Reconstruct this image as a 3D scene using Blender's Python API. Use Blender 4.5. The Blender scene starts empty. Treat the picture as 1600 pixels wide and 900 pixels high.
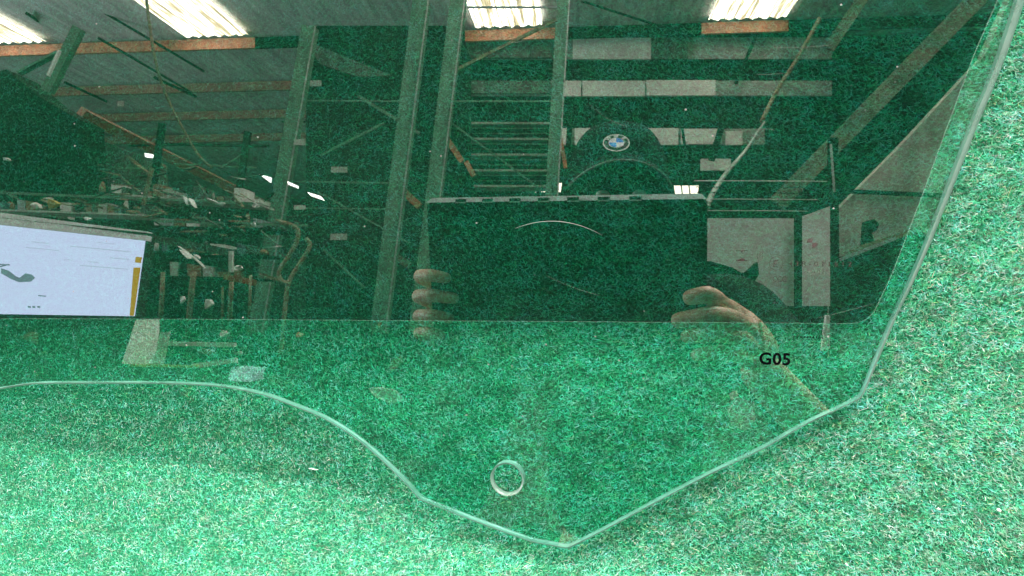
import bpy, bmesh, math, random
import numpy as np
from mathutils import Vector, Matrix, noise
random.seed(7); rng = np.random.default_rng(7)
S = bpy.context.scene; COL = S.collection

# ------------------------------------------------------------------ camera, world, light, exposure
F = 1180.0                                   # focal length in photograph pixels (1600 wide)
C = Vector((0, 0, 1.5))                      # the lens of the tablet
D = 0.41                                     # distance lens to glass
ya = math.atan(100/F); pi_ = math.atan(50/F*math.cos(ya))
fv = Vector((math.sin(ya)*math.cos(pi_), math.cos(ya)*math.cos(pi_), math.sin(pi_)))
rv = Vector((-math.cos(ya), math.sin(ya), 0))
uv = -(rv.cross(fv)).normalized() if rv.cross(fv).z < 0 else rv.cross(fv).normalized()
N = (fv + rv*(260/F) + uv*(100/F)).normalized()      # normal of the glass, towards the room
CV = C - N*(2*D)                             # where the lens appears behind the mirror
refl = lambda a: a - N*(2*a.dot(N))
f, r, u = refl(fv), refl(rv), refl(uv)
cd = bpy.data.cameras.new('camera'); cam = bpy.data.objects.new('camera', cd); COL.objects.link(cam)
M = Matrix((r, u, -f)).transposed().to_4x4(); M.translation = C
cam.matrix_world = M
cd.sensor_width = 36; cd.lens = 36*F/1600; cd.clip_start = 0.01; cd.clip_end = 200
S.camera = cam
w = bpy.data.worlds.new('World'); S.world = w; w.use_nodes = True
w.node_tree.nodes['Background'].inputs[0].default_value = (0.75, 0.85, 1, 1)
w.node_tree.nodes['Background'].inputs[1].default_value = 0.04
S.view_settings.view_transform = 'Standard'; S.view_settings.look = 'None'
S.view_settings.exposure = 0; S.view_settings.gamma = 1
S.cycles.use_denoising = True
S.cycles.transparent_max_bounces = 24; S.cycles.max_bounces = 8
S.cycles.sample_clamp_indirect = 6
SKY_L = 29.0                                 # radiance of the roof's translucent sheets

def area(name, loc, target, sx, sy, power, col=(1, 0.97, 0.9)):
    l = bpy.data.lights.new(name, 'AREA'); l.shape = 'RECTANGLE'; l.size = sx; l.size_y = sy
    l.energy = power; l.color = col
    o = bpy.data.objects.new(name, l); COL.objects.link(o); o.location = loc
    o.rotation_euler = (Vector(target)-Vector(loc)).to_track_quat('-Z', 'Y').to_euler()
    return o
area('roof_daylight', (-1.6, 1.1, 6.2), (0, 0, 1.3), 2.6, 1.8, 790, (1, .98, .95))
area('side_fill', (13, 3.5, 2.6), (-3, 13, 5), 7, 4, 3300, (.95, .98, 1))  # added fill lamp for ceiling and racks; no doorway is built there

# ------------------------------------------------------------------ geometry helpers
def ray(px, py):
    """direction in the mirrored view"""
    return fv + rv*((px-800)/F) + uv*((450-py)/F)
def W(px, py, Y):
    """point of the room that the glass shows there, Y metres deep in the room"""
    d = ray(px, py); return CV + d*(Y/d.y)
def GP(px, py, h=0.0):
    """point of the plane h metres in front of the glass's face, seen there directly"""
    d = f + r*((px-800)/F) + u*((450-py)/F)
    return C + d*((-D+h)/d.dot(N))
G0 = GP(800, 450); E1 = (r - N*r.dot(N)).normalized(); E2 = N.cross(E1)
MG = Matrix((E1, E2, N)).transposed().to_4x4(); MG.translation = G0
MGi = MG.inverted()
def gl(px, py, h=0.0):
    return MGi @ GP(px, py, h)

def link(name, me, mat, parent=None):
    o = bpy.data.objects.new(name, me); COL.objects.link(o)
    for m in (mat if isinstance(mat, (list, tuple)) else [mat]):
        if m: me.materials.append(m)
    if parent: o.parent = parent
    return o
def tag(o, label=None, cat=None, group=None, kind=None):
    if label: o['label'] = label
    if cat: o['category'] = cat
    if group: o['group'] = group
    if kind: o['kind'] = kind
    return o
def empty(name, loc=(0, 0, 0)):
    o = bpy.data.objects.new(name, None); COL.objects.link(o); o.location = loc; return o
def mesh(name, vs, fs, mat, parent=None, smooth=False):
    me = bpy.data.meshes.new(name); me.from_pydata([tuple(v) for v in vs], [], fs); me.validate()
    bm = bmesh.new(); bm.from_mesh(me); bmesh.ops.recalc_face_normals(bm, faces=bm.faces); bm.to_mesh(me); bm.free()
    if smooth:
        me.polygons.foreach_set('use_smooth', [True]*len(me.polygons))
    return link(name, me, mat, parent)
def slab(name, pts, Y, mat, t=0.04, parent=None):
    """solid panel: outline (pixels of the mirrored view) at room depth Y (one value or one per corner), t thick"""
    Ys = Y if isinstance(Y, (list, tuple)) else [Y]*len(pts)
    a = [W(p[0], p[1], y) for p, y in zip(pts, Ys)]
    b = [v + Vector((0, t, 0)) for v in a]
    n = len(a)
    fs = [list(range(n)), list(range(2*n-1, n-1, -1))] + [[i, (i+1) % n, n+(i+1) % n, n+i] for i in range(n)]
    return mesh(name, a+b, fs, mat, parent)
def rect(name, x0, y0, x1, y1, Y, mat, t=0.04, parent=None):
    return slab(name, [(x0, y0), (x1, y0), (x1, y1), (x0, y1)], Y, mat, t, parent)
def beam(name, p0, p1, Y0, Y1, wpx, mat, parent=None, lip=False, depth=None):
    """steel section between two points; with a lip it is a channel open to one side"""
    a, b = W(*p0, Y0), W(*p1, Y1)
    ax = (b-a).normalized(); wd = wpx*((Y0+Y1)/2)/F; dp = depth or wd*0.8
    side = ax.cross(Vector((0, 1, 0))).normalized(); fr = side.cross(ax).normalized()
    if lip:
        t = wd*0.12
        prof = [(-.5*wd, 0), (.5*wd, 0), (.5*wd, dp), (.5*wd-t, dp), (.5*wd-t, t), (-.5*wd+t, t), (-.5*wd+t, dp), (-.5*wd, dp)]
    else:
        prof = [(-.5*wd, 0), (.5*wd, 0), (.5*wd, dp), (-.5*wd, dp)]
    if fr.y < 0: fr = -fr
    vs = [p + side*x + fr*y for p in (a, b) for x, y in prof]; n = len(prof)
    fs = [list(range(n)), list(range(n, 2*n))] + [[i, (i+1) % n, n+(i+1) % n, n+i] for i in range(n)]
    return mesh(name, vs, fs, mat, parent)
def tube(name, pts, rad, mat, parent=None, seg=8, flat=1.0):
    """round (or flattened) tube along world points"""
    vs, fs = [], []; n = len(pts)
    rads = rad if isinstance(rad, (list, tuple)) else [rad]*n
    for i, p in enumerate(pts):
        t = (pts[min(i+1, n-1)] - pts[max(i-1, 0)]).normalized()
        s = t.cross(Vector((0, 1, 0)));  s = s.normalized() if s.length > 1e-4 else Vector((1, 0, 0))
        q = s.cross(t).normalized()
        for k in range(seg):
            an = 2*math.pi*k/seg
            vs.append(p + s*math.cos(an)*rads[i] + q*math.sin(an)*rads[i]*flat)
    for i in range(n-1):
        for k in range(seg):
            fs.append([i*seg+k, i*seg+(k+1) % seg, (i+1)*seg+(k+1) % seg, (i+1)*seg+k])
    fs += [list(range(seg)), list(range((n-1)*seg, n*seg))]
    return mesh(name, vs, fs, mat, parent, smooth=True)
def spline(pts, sub=6, closed=False):
    P = [Vector(p) for p in pts]; n = len(P); out = []
    rg = range(n) if closed else range(n-1)
    for i in rg:
        p0 = P[(i-1) % n] if closed or i else P[0]; p1 = P[i]; p2 = P[(i+1) % n]
        p3 = P[(i+2) % n] if closed or i+2 < n else P[-1]
        for k in range(sub):
            t = k/sub
            out.append(0.5*((2*p1)+(p2-p0)*t+(2*p0-5*p1+4*p2-p3)*t*t+(3*p1-3*p2+p3-p0)*t**3))
    if not closed: out.append(P[-1])
    return out

# ------------------------------------------------------------------ materials
def nt(name):
    m = bpy.data.materials.new(name); m.use_nodes = True; t = m.node_tree
    return m, t, t.nodes, t.links
def noisy(name, c1, c2=None, scale=8, rough=0.6, metal=0.0, stretch=(1, 1, 1), bump=0.15, detail=6, lo=0.35, hi=0.65, spec=0.5):
    m, t, n, l = nt(name); b = n['Principled BSDF']
    c2 = c2 or tuple(x*0.55 for x in c1)
    tc = n.new('ShaderNodeTexCoord'); mp = n.new('ShaderNodeMapping'); mp.inputs['Scale'].default_value = stretch
    nz = n.new('ShaderNodeTexNoise'); nz.inputs['Scale'].default_value = scale; nz.inputs['Detail'].default_value = detail
    rp = n.new('ShaderNodeValToRGB'); rp.color_ramp.elements[0].position = lo; rp.color_ramp.elements[1].position = hi
    rp.color_ramp.elements[0].color = (*c2, 1); rp.color_ramp.elements[1].color = (*c1, 1)
    l.new(tc.outputs['Object'], mp.inputs[0]); l.new(mp.outputs[0], nz.inputs['Vector']); l.new(nz.outputs['Fac'], rp.inputs[0])
    l.new(rp.outputs[0], b.inputs['Base Color'])
    b.inputs['Roughness'].default_value = rough; b.inputs['Metallic'].default_value = metal
    b.inputs['Specular IOR Level'].default_value = spec
    if bump:
        bp = n.new('ShaderNodeBump'); bp.inputs['Strength'].default_value = bump; bp.inputs['Distance'].default_value = 0.01
        l.new(nz.outputs['Fac'], bp.inputs['Height']); l.new(bp.outputs[0], b.inputs['Normal'])
    return m
def glass_mat(name, tint, refl_, dust=0.0):
    m, t, n, l = nt(name); n.remove(n['Principled BSDF']); out = n['Material Output']
    tr = n.new('ShaderNodeBsdfTransparent'); tr.inputs[0].default_value = (*tint, 1)
    g = n.new('ShaderNodeBsdfGlossy'); g.inputs['Roughness'].default_value = 0.0; g.inputs[0].default_value = (1, 1, 1, 1)
    lw = n.new('ShaderNodeLayerWeight'); lw.inputs[0].default_value = 0.12
    ad = n.new('ShaderNodeMath'); ad.operation = 'MULTIPLY_ADD'; ad.inputs[1].default_value = 0.5; ad.inputs[2].default_value = refl_
    l.new(lw.outputs['Facing'], ad.inputs[0])
    pw = n.new('ShaderNodeMath'); pw.operation = 'POWER'; pw.inputs[1].default_value = 5
    l.new(lw.outputs['Facing'], pw.inputs[0]); l.new(pw.outputs[0], ad.inputs[0])
    mx = n.new('ShaderNodeMixShader'); l.new(ad.outputs[0], mx.inputs[0]); l.new(tr.outputs[0], mx.inputs[1]); l.new(g.outputs[0], mx.inputs[2])
    if dust:
        df = n.new('ShaderNodeBsdfDiffuse'); df.inputs[0].default_value = (.75, .75, .75, 1)
        tc = n.new('ShaderNodeTexCoord')
        nz = n.new('ShaderNodeTexNoise'); nz.inputs['Scale'].default_value = 9; nz.inputs['Detail'].default_value = 8
        vo = n.new('ShaderNodeTexVoronoi'); vo.inputs['Scale'].default_value = 150
        ls = n.new('ShaderNodeMath'); ls.operation = 'LESS_THAN'; ls.inputs[1].default_value = 0.075
        sp = n.new('ShaderNodeSeparateColor'); gt = n.new('ShaderNodeMath'); gt.operation = 'GREATER_THAN'; gt.inputs[1].default_value = 0.90
        mu = n.new('ShaderNodeMath'); mu.operation = 'MULTIPLY'; a2 = n.new('ShaderNodeMath'); a2.operation = 'MULTIPLY_ADD'
        a2.inputs[1].default_value = 0.28
        mr = n.new('ShaderNodeMapRange'); mr.inputs[1].default_value = .35; mr.inputs[2].default_value = .75
        mr.inputs[3].default_value = dust*.2; mr.inputs[4].default_value = dust
        for x in (nz, vo): l.new(tc.outputs['Object'], x.inputs['Vector'])
        l.new(vo.outputs['Distance'], ls.inputs[0]); l.new(vo.outputs['Color'], sp.inputs[0]); l.new(sp.outputs[0], gt.inputs[0])
        l.new(ls.outputs[0], mu.inputs[0]); l.new(gt.outputs[0], mu.inputs[1])
        l.new(nz.outputs['Fac'], mr.inputs[0]); l.new(mu.outputs[0], a2.inputs[0]); l.new(mr.outputs[0], a2.inputs[2])
        m2 = n.new('ShaderNodeMixShader'); l.new(a2.outputs[0], m2.inputs[0]); l.new(mx.outputs[0], m2.inputs[1]); l.new(df.outputs[0], m2.inputs[2])
        mx = m2
    l.new(mx.outputs[0], out.inputs[0]); return m
def through(name, tint):
    m, t, n, l = nt(name); n.remove(n['Principled BSDF'])
    tr = n.new('ShaderNodeBsdfTransparent'); tr.inputs[0].default_value = (*tint, 1)
    l.new(tr.outputs[0], n['Material Output'].inputs[0]); return m
def semi(name, col, opac, rough=0.6, scale=None):
    m, t, n, l = nt(name); b = n['Principled BSDF']; b.inputs['Base Color'].default_value = (*col, 1)
    b.inputs['Roughness'].default_value = rough; b.inputs['Alpha'].default_value = opac
    if scale:
        tc = n.new('ShaderNodeTexCoord'); nz = n.new('ShaderNodeTexNoise'); nz.inputs['Scale'].default_value = scale
        mr = n.new('ShaderNodeMapRange'); mr.inputs[1].default_value = .3; mr.inputs[2].default_value = .7
        mr.inputs[3].default_value = opac*.6; mr.inputs[4].default_value = min(1, opac*1.3)
        l.new(tc.outputs['Object'], nz.inputs['Vector']); l.new(nz.outputs['Fac'], mr.inputs[0]); l.new(mr.outputs[0], b.inputs['Alpha'])
    return m
def emit(name, col, s):
    m, t, n, l = nt(name); b = n['Principled BSDF']; b.inputs['Base Color'].default_value = (0.02, 0.02, 0.02, 1)
    b.inputs['Emission Color'].default_value = (*col, 1); b.inputs['Emission Strength'].default_value = s; return m

m_felt_base = noisy('felt_base', (.015, .22, .11), (.007, .07, .035), 900, 1.0, bump=.5, detail=3, spec=0.1)
m_fibre, _t, _n, _l = nt('felt_fibre')
_b = _n['Principled BSDF']; _at = _n.new('ShaderNodeAttribute'); _at.attribute_name = 'fibre_colour'
_l.new(_at.outputs['Color'], _b.inputs['Base Color']); _b.inputs['Roughness'].default_value = .8; _b.inputs['Specular IOR Level'].default_value = .2
m_pane = glass_mat('pane_face', (.66, .96, .90), .115, dust=.006)
m_pane_back = through('pane_back', (.80, .97, .95))
m_film = glass_mat('tint_face', (.33, .505, .50), .145, dust=.005)
m_edge = semi('ground_edge', (.15, .225, .20), .72, .3, 60)
m_filmedge = semi('tint_edge', (.5, .65, .6), .28, .4)
m_print = semi('black_print', (.003, .003, .004), 1, 1)
m_print.node_tree.nodes['Principled BSDF'].inputs['Specular IOR Level'].default_value = 0
m_etch = semi('faint_print', (.05, .015, .022), .55, .8, 400)
m_etch_soft = semi('faint_etch', (.16, .08, .09), .26, .7, 500)
m_hair = semi('hairline', (.7, .75, .75), .16, .4)
m_scratch = semi('scratch', (.7, .76, .76), .34, .5)

m_roof = noisy('roof_sheet', (.62, .60, .62), (.36, .38, .38), 3, .7, bump=.2, stretch=(4, .3, 1))
m_purlin = noisy('oxide_red_steel', (.26, .095, .065), (.15, .07, .05), 5, .6)
m_steelg = noisy('grey_green_steel', (.12, .22, .15), (.06, .13, .09), 14, .5, .1, stretch=(1, 1, .3))
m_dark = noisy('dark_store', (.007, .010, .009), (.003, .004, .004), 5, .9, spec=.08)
m_darker = noisy('black_cloth', (.009, .009, .011), (.004, .004, .005), 30, .95, spec=.15)
m_pale = noisy('pale_board', (.62, .58, .56), (.48, .46, .44), 6, .7, lo=.3, hi=.75)
m_white = noisy('white_paint', (.80, .79, .76), (.66, .66, .64), 10, .5)
m_brownwall = noisy('weathered_wall', (.42, .41, .38), (.22, .23, .21), 3, .8, stretch=(1, 1, .5))
m_tan = noisy('tan_strap', (.24, .17, .105), (.10, .08, .05), 40, .8)
m_red = noisy('red_steel', (.30, .055, .03), (.17, .05, .035), 20, .6)
m_orange = noisy('orange_steel', (.46, .15, .07), (.24, .09, .05), 10, .5)
m_wire = noisy('zinc_wire', (.5, .5, .48), (.3, .3, .3), 30, .4, .5)
m_skin = noisy('skin', (.68, .42, .31), (.56, .32, .23), 60, .5, bump=.3)
m_capc = noisy('navy_cap_cloth', (.010, .014, .020), (.006, .008, .013), 300, .95, bump=.3, spec=.08)
m_piping = noisy('grey_piping', (.20, .21, .21), None, 80, .6)
m_floor = noisy('concrete', (.045, .045, .043), (.03, .03, .028), 2, .8)
m_wallf = noisy('shed_wall', (.085, .095, .085), (.04, .05, .045), 2, .9, stretch=(6, 6, .4), spec=.1)
m_black = noisy('black_plastic', (.012, .012, .013), (.008, .008, .009), 30, .7)
m_blue = noisy('blue_enamel', (.03, .26, .85), (.02, .22, .8), 50, .3)
m_silver = noisy('silver', (.62, .64, .66), (.5, .52, .54), 50, .3, .6)
m_grey = noisy('grey_plastic', (.28, .29, .32), (.2, .21, .23), 20, .5)
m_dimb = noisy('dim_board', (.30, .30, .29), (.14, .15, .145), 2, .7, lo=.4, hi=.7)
m_dimtan = noisy('dusty_beam', (.19, .16, .12), (.07, .075, .06), 6, .9, lo=.3, hi=.75, spec=.1)
m_stripm = noisy('light_strip', (.42, .46, .48), (.30, .34, .36), 50, .5)
m_yellow = noisy('ochre_tape', (.55, .36, .03), (.4, .27, .02), 20, .6)

# skylight: warm translucent sheet with dirt streaks that run down the corrugations, daylight comes through it
m_sky, t_, n_, l_ = nt('translucent_sheet'); b_ = n_['Principled BSDF']; b_.inputs['Base Color'].default_value = (.5, .48, .42, 1)
tc = n_.new('ShaderNodeTexCoord'); mp = n_.new('ShaderNodeMapping'); mp.inputs['Scale'].default_value = (9, .35, 1)
nz = n_.new('ShaderNodeTexNoise'); nz.inputs['Scale'].default_value = 2.2; nz.inputs['Detail'].default_value = 7; nz.inputs['Roughness'].default_value = .65
rp = n_.new('ShaderNodeValToRGB'); e = rp.color_ramp.elements
e[0].position = .34; e[0].color = (.07, .048, .027, 1); e[1].position = .58; e[1].color = (1, .93, .78, 1)
x = e.new(.47); x.color = (.22, .17, .10, 1)
l_.new(tc.outputs['Object'], mp.inputs[0]); l_.new(mp.outputs[0], nz.inputs['Vector']); l_.new(nz.outputs['Fac'], rp.inputs[0])
l_.new(rp.outputs[0], b_.inputs['Emission Color']); b_.inputs['Emission Strength'].default_value = SKY_L

# ------------------------------------------------------------------ felt-covered support
def gap(px, py):
    """how far the felt lies from the plane of the glass face at that place (metres, negative = behind)"""
    g = -(0.026 - 0.017*min(1, max(0, px/1000.0)))
    if px > 1000: g -= 0.0
    ridge = np.interp(px, [-300, 0, 250, 500, 700, 890, 1300, 1900], [650, 690, 722, 758, 812, 874, 925, 975])
    s = py - ridge
    k = float(np.interp(px, [300, 850], [52, 14]))
    soft = k*math.log1p(math.exp(max(-30, min(30, s/k))))
    g += soft*0.00025
    if px < 760: g -= 0.22*0.00034*max(0, min(110, s+110))*min(1, (760-px)/260)   # the cloth turns inward above the ridge
    if px < 720:                                  # a crease in the cloth above the ridge
        g -= 0.0022*math.exp(-((s+2)/10.0)**2)*min(1, max(0, (720-px)/200))
    v = noise.noise(Vector((px/210, py/130, 0)))*0.0022 + noise.noise(Vector((px/70, py/45, 5)))*0.0007
    g += v*(1 if px < 1000 else .8)
    return g
nx, ny = 170, 110
xs = np.linspace(-260, 1860, nx); ys = np.linspace(-220, 1120, ny)
vs = []; Hh = np.zeros((ny, nx))
for j, y in enumerate(ys):
    for i, x in enumerate(xs):
        h = gap(x, y)
        Hh[j, i] = h; vs.append(gl(x, y, h))
top = np.array([tuple(v) for v in vs])
back = [Vector(v) + Vector((0, 0, -0.012)) for v in vs]
fs = []
for j in range(ny-1):
    for i in range(nx-1):
        a = j*nx+i; fs.append([a, a+1, a+nx+1, a+nx])
nb = len(vs)
fb = [[nb+q for q in reversed(p)] for p in fs]
rim = [j*nx for j in range(ny)] + [(ny-1)*nx+i for i in range(1, nx)] + [j*nx+nx-1 for j in range(ny-2, -1, -1)] + [i for i in range(nx-2, 0, -1)]
fr_ = [[rim[k], rim[(k+1) % len(rim)], nb+rim[(k+1) % len(rim)], nb+rim[k]] for k in range(len(rim))]
me = bpy.data.meshes.new('green_felt'); me.from_pydata([tuple(v) for v in vs]+[tuple(v) for v in back], [], fs+fb+fr_)
me.polygons.foreach_set('use_smooth', [True]*len(me.polygons))
felt = link('green_felt', me, m_felt_base); felt.matrix_world = MG
tag(felt, 'thick green felt cloth under the car window', kind='structure')

# fibres: short bent strands lying on the felt, one mesh
NF = 700000
T = top.reshape(ny, nx, 3)
fi = rng.uniform(0, nx-1.001, NF); fj = rng.uniform(0, ny-1.001, NF)
# fewer outside the frame
pxs = np.interp(fi, np.arange(nx), xs); pys = np.interp(fj, np.arange(ny), ys)
keep = ((pxs > -40) & (pxs < 1640) & (pys > -40) & (pys < 940)) | (rng.random(NF) < .35)
fi, fj, pxs, pys = fi[keep], fj[keep], pxs[keep], pys[keep]; n = len(fi)
i0 = fi.astype(int); j0 = fj.astype(int); a = (fi-i0)[:, None]; b = (fj-j0)[:, None]
P = (T[j0, i0]*(1-a)*(1-b) + T[j0, i0+1]*a*(1-b) + T[j0+1, i0]*(1-a)*b + T[j0+1, i0+1]*a*b)
du = T[j0, i0+1]-T[j0, i0]; dv = T[j0, i0]-T[j0+1, i0]
du /= np.linalg.norm(du, axis=1)[:, None]; dv /= np.linalg.norm(dv, axis=1)[:, None]
nn = np.cross(du, dv); nn /= np.linalg.norm(nn, axis=1)[:, None]
flow = 0.6*np.sin(pxs/260.0+pys/190.0)
ang = rng.normal(0, 0.75, n)+flow; ang = np.where(rng.random(n) < .3, rng.uniform(0, 6.28, n), ang)
L = rng.gamma(4.0, 0.0005, n).clip(.0008, .006); Wd = rng.uniform(.00005, .00016, n)
bend = rng.normal(0, .7, n); lift = rng.uniform(0, .0011, n); tip = rng.normal(0, .0006, n)
def D2(an): return du*np.cos(an)[:, None] + dv*np.sin(an)[:, None]
d0 = D2(ang-bend/2); d1 = D2(ang+bend/2); s0 = D2(ang-bend/2+1.57); s1 = D2(ang+bend/2+1.57); sm = D2(ang+1.57)
z0 = P + nn*(lift*.4)[:, None] - d0*(L/2)[:, None]; zm = P + nn*(lift+.0002)[:, None]; z1 = zm + d1*(L/2)[:, None] + nn*tip[:, None]
tw = rng.normal(0, .3, n)[:, None]
def sd(s): return s + nn*tw
V = np.stack([z0-sd(s0)*Wd[:, None]*.6, z0+sd(s0)*Wd[:, None]*.6, zm-sd(sm)*Wd[:, None], zm+sd(sm)*Wd[:, None], z1-sd(s1)*Wd[:, None]*.25, z1+sd(s1)*Wd[:, None]*.25], 1).reshape(-1, 3)
base = (np.arange(n)*6)[:, None]
Fq = np.concatenate([base+np.array([[0, 1, 3, 2]]), base+np.array([[2, 3, 5, 4]])], 1).reshape(-1)
me = bpy.data.meshes.new('felt_fibres'); me.vertices.add(len(V)); me.vertices.foreach_set('co', V.astype(np.float32).ravel())
me.loops.add(len(Fq)); me.loops.foreach_set('vertex_index', Fq.astype(np.int32))
me.polygons.add(2*n); me.polygons.foreach_set('loop_start', (np.arange(2*n)*4).astype(np.int32))
pal = np.array([(.03, .66, .31), (.02, .50, .24), (.012, .26, .15), (.30, .74, .50), (.10, .72, .38), (.010, .05, .035), (.50, .50, .53), (.40, .26, .22), (.12, .26, .42), (.45, .66, .25)])
prb = np.array([.24, .17, .13, .12, .15, .07, .055, .025, .02, .02]); prb /= prb.sum(); pal = pal*.70 + (pal*prb[:, None]).sum(0)*.30
# colour goes in small blended patches of fibre as well as strand by strand
cl = np.array([noise.noise(Vector((x/6.0, y/4.0, 2.0)))+.6*noise.noise(Vector((x/40.0, y/24.0, 9.0))) for x, y in zip(pxs, pys)])
ci = rng.choice(len(pal), n, p=prb); colr = pal[ci]*rng.uniform(.75, 1.15, (n, 1))
colr = colr*np.clip(1.04+cl*1.15, .3, 1.5)[:, None]
lum = colr.mean(1, keepdims=True)
g2 = np.array([noise.noise(Vector((x/11.0, y/6.5, 31.0)))+.5*noise.noise(Vector((x/60.0, y/34.0, 17.0))) for x, y in zip(pxs, pys)])
gm_ = np.clip((g2-.02)*1.2, 0, .5)[:, None]      # patches where the green fibres are mixed with grey-lilac ones
colr = colr*(1-gm_) + gm_*lum*np.array([[.92, .98, 1.0]])*.80
bl = np.array([noise.noise(Vector((x/26.0, y/16.0, 77.0))) for x, y in zip(pxs, pys)])
colr[:, 2] *= 1+.25*bl; colr[:, 0] += .015
colr = np.clip(colr, .004, .56)
ca = me.color_attributes.new('fibre_colour', 'FLOAT_COLOR', 'POINT')
cc = np.ones((n, 6, 4), np.float32); cc[:, :, :3] = colr[:, None, :]; ca.data.foreach_set('color', cc.ravel())
me.update(calc_edges=True)
fib = link('felt_fibres', me, m_fibre, felt); tag(fib, kind='stuff')

m_lint = noisy('white_lint', (.85, .86, .84), (.7, .72, .7), 200, .8)
def lint(px, py, ln, wpx, an, label):
    pts = []
    for t in (-1, -.4, .3, 1):
        x, y = px+t*ln/2*math.cos(an), py+t*ln/2*math.sin(an)+.8*math.sin(3*t)
        pts.append(MG @ gl(x, y, gap(x, y)+.0022))
    k = D/F
    tag(tube('lint', pts, [wpx*.4*k/2, wpx*k/2, wpx*k/2, wpx*.4*k/2], m_lint, seg=6), label, 'lint')
lint(490, 733, 15, 2.2, .08, 'thin white lint thread on the felt under the left curve of the glass')
lint(1561, 797, 7, 4, .3, 'white fluff speck near the right side of the felt')
lint(1467, 795, 5, 2.5, .1, 'tiny white speck left of the larger fluff speck')
lint(1323, 882, 5, 2.5, .6, 'tiny white speck near the lower border of the felt')

# ------------------------------------------------------------------ the car window
car_glass = empty('car_window'); car_glass.matrix_world = MG
tag(car_glass, 'green tinted car side window with a dark upper layer lying against green felt', 'window glass')
ctl = [(-330, 640), (-120, 622), (-40, 614), (0, 609), (38, 603), (76, 601), (151, 601), (230, 601), (302, 603), (355, 608), (408, 619), (453, 635),
       (500, 654), (540, 677), (573, 702), (602, 728), (632, 758), (652, 780), (662, 786), (700, 801), (749, 820), (824, 847), (852, 853), (872, 857), (885, 859), (892, 857.5), (900, 853.5),
       (941, 833), (1040, 780), (1116, 741), (1193, 704), (1256, 668), (1313, 641), (1341, 627), (1350, 619), (1357, 604), (1368, 578), (1400, 503), (1431, 438),
       (1459, 374), (1485, 310), (1510, 247), (1535, 184), (1556, 135), (1578, 79), (1602, 8), (1625, -70), (1655, -190)]
out = spline([gl(*p) for p in ctl], 5)
out += [gl(900, -210), gl(100, -200), gl(-330, -190)]
out = [Vector((p.x, p.y)) for p in out]
def width_at(px_, py_):
    return 0
def norms(loop):
    n = len(loop); res = []
    for i in range(n):
        d = (loop[(i+1) % n]-loop[(i-1) % n]).normalized(); res.append(Vector((-d.y, d.x)))   # left of travel = inward (loop is ccw)
    return res
nr = norms(out)
area2 = sum(out[i].x*out[(i+1) % len(out)].y-out[(i+1) % len(out)].x*out[i].y for i in range(len(out)))
if area2 < 0: nr = [-v for v in nr]
corner = gl(1350, 619)
wd = []
for p in out:
    up = max(0, (p.y-corner.y))/ (gl(1600, 0).y-corner.y) if p.x > corner.x else 0
    wd.append(0.0014 + .0026*min(1, up*1.0))
inn = [p+q*k for p, q, k in zip(out, nr, wd)]
hole_c = gl(792, 749); hr = (gl(818, 749)-gl(766, 749)).length/2
HN = 48; TH = .005
hole_out = [Vector((hole_c.x+math.cos(2*math.pi*k/HN)*hr, hole_c.y+math.sin(2*math.pi*k/HN)*hr)) for k in range(HN)]
hole_in = [Vector((hole_c.x+math.cos(2*math.pi*k/HN)*(hr-.0013), hole_c.y+math.sin(2*math.pi*k/HN)*(hr-.0013))) for k in range(HN)]
def plate(name, loops, z, mat, parent, flip=False):
    bm = bmesh.new(); es = []
    for lp in loops:
        vv = [bm.verts.new((p.x, p.y, z)) for p in lp]
        es += [bm.edges.new((vv[i], vv[(i+1) % len(vv)])) for i in range(len(vv))]
    bmesh.ops.triangle_fill(bm, use_beauty=True, use_dissolve=False, edges=es)
    for fc in bm.faces:
        fc.normal_update()
        if (fc.normal.z < 0) != flip: fc.normal_flip()
    me = bpy.data.meshes.new(name); bm.to_mesh(me); bm.free()
    return me
# pane: front face and back face one mesh (a solid sheet whose rim is the ground edge part)
bm = bmesh.new()
for z, mi in ((0, 0), (-TH, 1)):
    es = []
    for lp in (inn, hole_out):
        vv = [bm.verts.new((p.x, p.y, z)) for p in lp]
        es += [bm.edges.new((vv[i], vv[(i+1) % len(vv)])) for i in range(len(vv))]
    gm = bmesh.ops.triangle_fill(bm, use_beauty=True, use_dissolve=False, edges=es)
    for fc in [g for g in gm['geom'] if isinstance(g, bmesh.types.BMFace)]:
        fc.material_index = mi; fc.normal_update()
        if (fc.normal.z < 0) == (mi == 0): fc.normal_flip()
me = bpy.data.meshes.new('pane'); bm.to_mesh(me); bm.free()
pane = link('pane', me, [m_pane, m_pane_back], car_glass)
def band(name, A, B, prof, mat, parent):
    """A outer loop, B inner loop; prof: (mix 0 outer..1 inner, z)"""
    n = len(A); vs = [(A[i].x*(1-k)+B[i].x*k, A[i].y*(1-k)+B[i].y*k, z) for k, z in prof for i in range(n)]
    fs = [[q*n+i, q*n+(i+1) % n, (q+1)*n+(i+1) % n, (q+1)*n+i] for q in range(len(prof)-1) for i in range(n)]
    return mesh(name, vs, fs, mat, parent, smooth=True)
band('ground_edge', out, inn, [(1, .0001), (.62, -.0001), (.3, -.0006), (.06, -.0016), (0, -.0028), (.1, -.004), (.6, -.0049), (1, -.0051)], m_edge, car_glass)
band('drilled_hole_rim', hole_in, hole_out, [(1, .0001), (.5, -.0002), (.1, -.0009), (0, -.0022), (.1, -.004), (1, -.0051)], m_edge, car_glass)
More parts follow.
